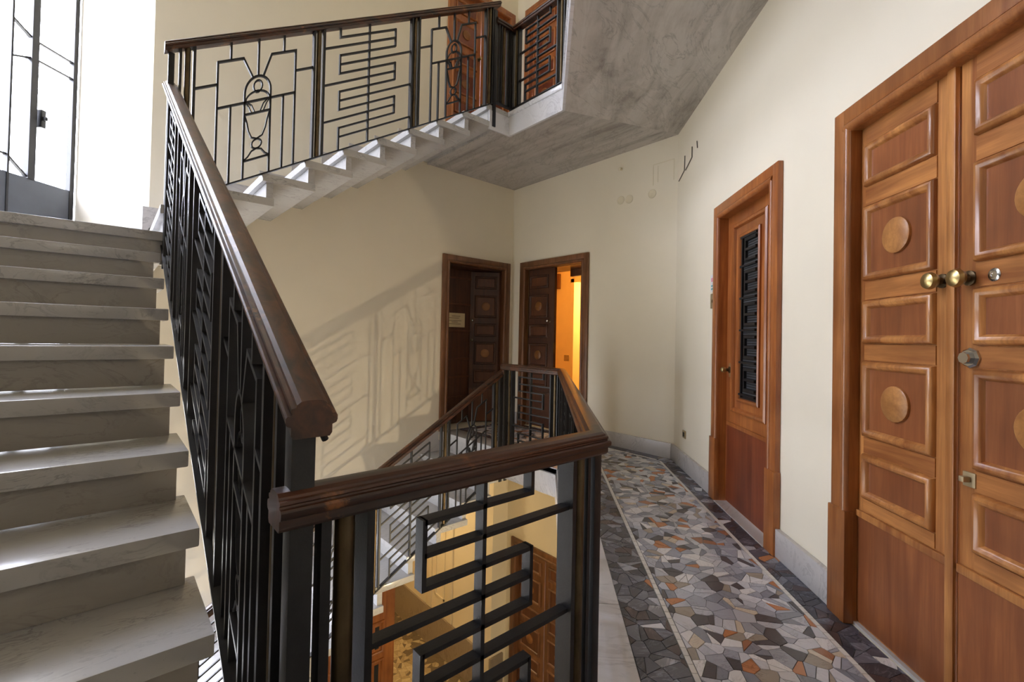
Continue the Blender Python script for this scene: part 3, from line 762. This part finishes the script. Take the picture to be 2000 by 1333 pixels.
# big double door, right
fW = Fr(W0, DW, NW)
d4 = empty('door_4', W(3.12, 0, 0), kind='structure', label='large double wooden door with round medallions at the right edge', category='door')
casing(d4, fW, 2.542, 3.72, 2.195, .105, 'frame_wood', depth=.12)
l1 = leaf(d4, fW, 2.605, 3.112, .012, 2.115, -.02, pset(2.678, 3.027), WOODS, .455, rails='door_rail_wood')
l2 = leaf(d4, fW, 3.118, 3.655, .012, 2.115, -.02, pset(3.172, 3.56), WOODS, .455, rails='door_rail_wood')
obj('astragal', fW.box(MB(), 3.080, 3.112, -.021, -.004, .015, 2.11), 'door_wood', l1, bevel=.004)
knob(l1, fW, 3.051, 1.395, -.02, stem=.032); knob(l2, fW, 3.150, 1.392, -.02, stem=.032)
obj('lock', MB().lathe(fW(3.232, -.02, 1.392), NW, [(.020, 0), (.020, .005), (.015, .008), (.009, .008), (.008, .006), (0, .006)], 20), 'chrome', l2, smooth=True)
obj('lock', MB().lathe(fW(3.160, -.02, 1.140), NW, [(.032, 0), (.032, .010), (.026, .016), (.018, .016), (.018, .030), (0, .030)], 8), 'chrome', l2)
obj('lock', fW.box(fW.box(MB(), 3.135, 3.178, -.02, -.012, .737, .783), 3.146, 3.164, -.012, .010, .752, .770), 'aged_plate', l2, bevel=.003)
struct('trim_threshold_near', MB().obb(W(2.56, -.10, -.002), DW*1.12, NW*.098, V((0, 0, .014))), 'base_marble')
# single door with an iron grille, right wall
d3 = empty('door_3', W(1.57, 0, 0), kind='structure', label='narrow wooden door with a dark meander grille between skirting boards', category='door')
casing(d3, fW, 1.075, 2.045, 2.195, .10, 'red_door_wood', .03, .46, .14)
l3 = obj('leaf', fW.box(MB(), 1.165, 1.985, -.085, -.045, .012, 2.115), 'red_door_wood', d3)
obj('moulding', rect_ring(fW, 1.285, 1.80, .68, 2.015, -.045, [(0, 0), (0, .014), (.012, .022), (.026, .018), (.034, .004), (.034, 0)]), 'red_door_wood', l3, smooth=True)
obj('moulding', rect_ring(fW, 1.385, 1.70, .765, 1.925, -.045, [(0, 0), (0, .012), (.010, .018), (.022, .014), (.030, -.002), (.030, -.004)]), 'red_door_wood', l3, smooth=True)
g = fW.box(MB(), 1.412, 1.673, -.046, -.041, .79, 1.90)
obj('grille_backing', g, 'black_slot', l3)
gp2 = Plane2((fW(1.425, -.0405, 0).x, fW(1.425, -.0405, 0).y), (DW.x, DW.y), 0, .80)
gp = Plane2((fW(1.425, -.033, 0).x, fW(1.425, -.033, 0).y), (DW.x, DW.y), 0, .80)
for k in range(5):
    zc = .02+k*.218
    obj('bar', ribbon(gp, [(0, zc), (.235, zc)], .013, .018), 'black_iron', l3)
    obj('bar', ribbon(gp, [(.235, zc+.038), (.08, zc+.038), (.08, zc+.172), (.235, zc+.172)], .017, .018), 'black_iron', l3)
    obj('bar', ribbon(gp, [(.08, zc+.105), (.235, zc+.105)], .017, .018), 'black_iron', l3)
    for dz in (.015, .055, .072, .088, .122, .138, .155, .192, .206): obj('slat', ribbon(gp2, [(.10 if .04 < dz < .17 else .03, zc+dz), (.235, zc+dz)], .005, .005), 'panel_iron', l3)
obj('bar', ribbon(gp, [(.03, 0), (.03, 1.09)], .010, .012), 'black_iron', l3); obj('bar', ribbon(gp, [(.0, 1.09), (.235, 1.09)], .012, .012), 'black_iron', l3)
obj('kick_plate', fW.box(MB(), 1.205, 1.935, -.046, -.039, .02, .57), 'red_panel_wood', l3)
obj('plate_rail', fW.box(MB(), 1.205, 1.935, -.046, -.034, .57, .598), 'red_door_wood', l3, bevel=.004)
obj('lock_plate', fW.box(MB(), 1.222, 1.250, -.046, -.041, .92, 1.02), 'aged_plate', l3)
knob(l3, fW, 1.235, .972, -.043, 'bright_brass', .022, .035)
struct('trim_threshold_far', MB().obb(W(1.18, -.12, -.002), DW*.76, NW*.16, V((0, 0, .008))), 'base_marble')
# far door, back wall: double, right leaf pushed inwards
fB = Fr((3.15, YB, 0), (1, 0, 0), (0, -1, 0))
DK = ('dark_door_wood', 'dark_panel_wood', 'dark_medallion_wood')
d1 = empty('door_1', (3.65, YB, 0), kind='structure', label='dark wooden door left of the far corner, right leaf ajar', category='door')
casing(d1, fB, -.055, 1.045, 2.20, .105, 'far_frame_wood', .03, 0, .04)
mb = MB(); fB.box(mb, .05, .07, -.44, -.04, 0, 2.10); fB.box(mb, .93, .95, -.44, -.04, 0, 2.10); fB.box(mb, .05, .95, -.44, -.04, 2.08, 2.10)
obj('jamb', mb, 'dark_door_wood', d1)
la = obj('leaf', fB.box(MB(), .055, .62, -.34, -.30, .01, 2.08), 'dark_door_wood', d1)
for z in (.35, .62, .86, 1.24, 1.60, 1.95): obj('rail', fB.box(MB(), .07, .61, -.301, -.285, z, z+.025), 'dark_panel_wood', la, bevel=.004)
obj('panel', fB.box(MB(), .62, .95, -.43, -.40, .01, 2.08), 'dark_door_wood', d1)
hg = V((4.095, YB+.06, 0)); fr_e = V((3.752, YB+.29, 0)); du = (fr_e-hg)
fL = Fr(hg, du, (du.y, -du.x, 0) if (V((du.y, -du.x, 0)).dot(V((-1, -1, 0))) > 0) else (-du.y, du.x, 0))
wl = du.length
lb = leaf(d1, fL, 0, wl, .012, 2.07, 0, pset(.05, wl-.06), DK, .45, True, .058)
knob(lb, fL, wl-.03, 1.40, 0, 'chrome', .018, .025); knob(lb, fL, wl-.03, 1.13, 0, 'chrome', .014, .02)
obj('paper_notice', fB.box(MB(), .235, .515, -.2955, -.2935, 1.30, 1.49), ['paper'], None, label='yellowed paper notice pinned on the dark door', category='notice')
nt_o = bpy.data.objects['paper_notice']
for z, a, c in ((1.445, .30, .44), (1.42, .25, .42), (1.385, .245, .46), (1.365, .30, .40), (1.34, .25, .45)):
    obj('print_line', fB.box(MB(), a, c, -.2936, -.2932, z, z+.006), 'ink', nt_o)
# far door, middle wall: left leaf shut, right leaf open on a lit flat
fM = Fr((XM, 4.62, 0), (0, -1, 0), (-1, 0, 0))
d2 = empty('door_2', (XM, 4.07, 0), kind='structure', label='wooden door right of the far corner, half open on a lit flat', category='door')
casing(d2, fM, -.06, 1.13, 2.20, .105, 'far_frame_wood', .03, 0, .04)
mb = MB(); fM.box(mb, .05, .06, -.42, -.04, 0, 2.10); fM.box(mb, 1.04, 1.05, -.42, -.04, 0, 2.10); fM.box(mb, .05, 1.05, -.42, -.04, 2.09, 2.10); fM.box(mb, .53, 1.05, -.40, -.34, 2.0, 2.10)
obj('jamb', mb, 'far_frame_wood', d2)
lc = leaf(d2, fM, .05, .535, .012, 2.095, -.04, pset(.08, .43), DK, .45, True, .06)
knob(lc, fM, .455, 1.40, -.04, 'chrome', .02, .03)
obj('latch', fM.box(MB(), .53, .545, -.065, -.03, .98, 1.12), 'dark_brass', lc)
# the lit flat behind it
mb = MB().box(5.8, 5.95, 5.06, 6.6, 0, 2.6).box(5.8, 5.95, 3.0, 4.35, 0, 2.6).box(5.8, 5.95, 4.35, 5.06, 2.12, 2.6)
fl_w = struct('wall_flat', mb, 'flat_paint')
obj('door_trim', MB().box(5.775, 5.80, 5.05, 5.12, 0, 2.17).box(5.775, 5.80, 4.30, 5.12, 2.11, 2.18), 'flat_paint', fl_w)
obj('meter_cupboard', MB().box(5.74, 5.80, 5.37, 5.62, 2.02, 2.28), 'far_frame_wood', fl_w, bevel=.006)
obj('switch_plate', MB().box(5.79, 5.80, 5.16, 5.26, .80, .90), 'aged_plate', fl_w, bevel=.003)
struct('wall_flat_side', MB().box(XM+.42, 8.0, 6.6, 6.75, 0, 2.6).box(XM+.42, 8.0, 2.85, 3.0, 0, 2.6).box(8.0, 8.15, 2.85, 6.75, 0, 2.6), 'flat_paint')
struct('ceiling_flat', MB().box(XM+.42, 8.15, 2.85, 6.75, 2.6, 2.7), 'flat_paint')
struct('floor_flat', MB().box(XM, 8.15, 2.85, 6.75, -.1, -.006), 'lodge_wood')
struct('wall_flat_near', MB().box(XM+.34, XM+.42, 5.3, 6.75, 0, 2.6), 'flat_paint')
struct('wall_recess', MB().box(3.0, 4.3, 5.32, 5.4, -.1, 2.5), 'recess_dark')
# doors of the storey above
fB2 = Fr((3.15, YB, ZUP), (1, 0, 0), (0, -1, 0))
d6 = empty('door_5', (3.65, YB, ZUP), kind='structure', label='double wooden door on the upper landing, behind the railing at left', category='door')
RD = ('red_door_wood', 'red_panel_wood', 'dark_medallion_wood')
casing(d6, fB2, -.055, 1.045, 2.20, .105, 'red_door_wood', .03, 0, .05)
p6 = leaf(d6, fB2, .05, .495, .012, 2.09, -.04, pset(.085, .44), RD, .45, True, .06); p7 = leaf(d6, fB2, .505, .95, .012, 2.09, -.04, pset(.56, .915), RD, .45, True, .06)
knob(p6, fB2, .465, 1.36, -.04, 'bright_brass', .022, .04); knob(p7, fB2, .535, .77, -.04, 'aged_plate', .018, .02)
fM2 = Fr((XM, 4.62, ZUP), (0, -1, 0), (-1, 0, 0))
d7 = empty('door_6', (XM, 4.07, ZUP), kind='structure', label='double wooden door on the upper landing, seen through the railing at right', category='door')
casing(d7, fM2, -.06, 1.13, 2.20, .105, 'red_door_wood', .03, 0, .05)
q6 = leaf(d7, fM2, .05, .535, .012, 2.095, -.04, pset(.09, .47), RD, .45, True, .06); q7 = leaf(d7, fM2, .545, 1.05, .012, 2.095, -.04, pset(.62, 1.0), RD, .45, True, .06)
knob(q7, fM2, .58, 1.0, -.04, 'bright_brass', .022, .04)
# lower storey door on the middle wall
LD = ('far_frame_wood', 'dark_panel_wood', 'dark_medallion_wood')
fM3 = Fr((XM, 4.69, ZLO), (0, -1, 0), (-1, 0, 0))
d8 = empty('door_7', (XM, 4.14, ZLO), kind='structure', label='double wooden door one storey down, seen through the foreground railing', category='door')
casing(d8, fM3, -.06, 1.16, 2.20, .10, 'far_frame_wood', .03, 0, .05)
leaf(d8, fM3, .04, .53, .012, 2.10, -.04, pset(.09, .46), LD, .45, True, .06); leaf(d8, fM3, .54, 1.06, .012, 2.10, -.04, pset(.60, .98), LD, .45, True, .06)
# wooden porter's lodge below the lower flight
fP = Fr((1.35, 4.97, ZLO), (1, 0, 0), (0, -1, 0))
lodge = empty('wooden_partition', (2.0, 4.97, ZLO), label='orange brown wooden partition below the lower flight, with glazed slots', category='partition')
bdy = obj('body', fP.box(MB(), 0, 1.27, -.10, 0, 0, 2.45), 'lodge_wood', lodge)
for k in range(3):
    a = .79-.385*(2-k)
    for za, zb_ in ((1.27, 1.64), (.72, 1.21), (.16, .66)):
        obj('moulding', rect_ring(fP, a, a+.35, za, zb_, 0, MOULD), 'lodge_wood', bdy, smooth=True)
        if za > .5: obj('glass_slot', fP.box(MB(), a+.24, a+.29, -.002, .004, za+.06, zb_-.06), 'black_slot', bdy)
        else: obj('panel', fP.box(MB(), a+.04, a+.31, -.001, .004, za+.04, zb_-.04), 'lodge_wood', bdy)

# ------------------------------------------------------------------ small things on the walls
ot = obj('wall_socket', fW.box(MB(), .30, .385, .0, .009, .282, .352), 'aged_plate', None, bevel=.003, label='small brass wall socket low on the wall left of the grille door', category='socket')
obj('insert', fW.box(MB(), .325, .360, .009, .012, .298, .336), 'black_slot', ot)
st = obj('wall_sticker', fW.box(MB(), .955, 1.062, .0005, .0025, 1.565, 1.70), 'sticker_white', None, label='small white sticker with pink and teal marks beside the grille door', category='sticker')
obj('print_mark', fW.box(MB(), .965, 1.05, .0025, .0030, 1.645, 1.675), 'sticker_pink', st)
obj('print_mark', fW.box(MB(), .965, 1.05, .0025, .0030, 1.606, 1.618), 'sticker_teal', st); obj('print_mark', fW.box(MB(), .965, 1.05, .0025, .0030, 1.582, 1.594), 'sticker_teal', st)
npl = obj('bell_plate', fW.box(MB(), .968, 1.062, .0, .008, 1.435, 1.55), 'aged_plate', None, bevel=.002, label='tarnished brass bell plate beside the grille door', category='bell plate')
obj('button', MB().lathe(fW(1.015, .008, 1.49), NW, [(.012, 0), (.012, .004), (0, .005)], 14), 'dark_brass', npl)
for k, (y, z, lab) in enumerate(((3.062, 2.728, 'round painted cover plate high on the wall, leftmost of three'), (2.950, 2.716, 'round painted cover plate high on the wall, middle one of three'),
                                 (2.668, 2.712, 'round painted cover plate high on the wall, alone at right of the pair'))):
    pl_ = obj('cover_plate', MB().lathe((XM, y, z), (-1, 0, 0), [(.047, .0005), (.047, .003), (.044, .005), (.040, .003), (0, .003)], 24), 'pipe_patch', None, smooth=True, label=lab, category='cover plate', group='painted cover plates')
obj('wall_peg', MB().lathe((XM, 3.06, 3.075), (-1, 0, -.2), [(.016, 0), (.014, .03), (.018, .034), (.018, .042), (0, .044)], 14), 'pipe_patch', None, smooth=True, label='small cream peg on the wall just under the grey soffit', category='peg')
pt = MB()
for y0, y1, z0, z1 in ((2.42, 2.66, 3.01, 3.018), (2.655, 2.663, 2.80, 3.01), (2.42, 2.428, 2.80, 3.01), (2.60, 2.606, 2.82, 2.99)): pt.box(XM-.0025, XM, y0, y1, z0, z1)
obj('plaster_patch', pt, 'pipe_patch', None, label='faint plaster outline of a removed box by the wall bend', category='patch')
for pts, lab in (([(.245, 2.935), (.235, 2.80), (.06, 2.755)], 'bent dark cable stub near the ceiling, leftmost of three'), ([(.455, 2.935), (.455, 2.84), (.27, 2.79)], 'bent dark cable stub near the ceiling, middle one of three'),
                 ([(.585, 2.93), (.60, 2.865)], 'short straight dark cable stub near the ceiling, rightmost of three')):
    obj('cable_stub', MB().tube([fW(a, .006, z) for a, z in pts], .0045, 6), 'wire', None, smooth=True, label=lab, category='cable', group='cable stubs')
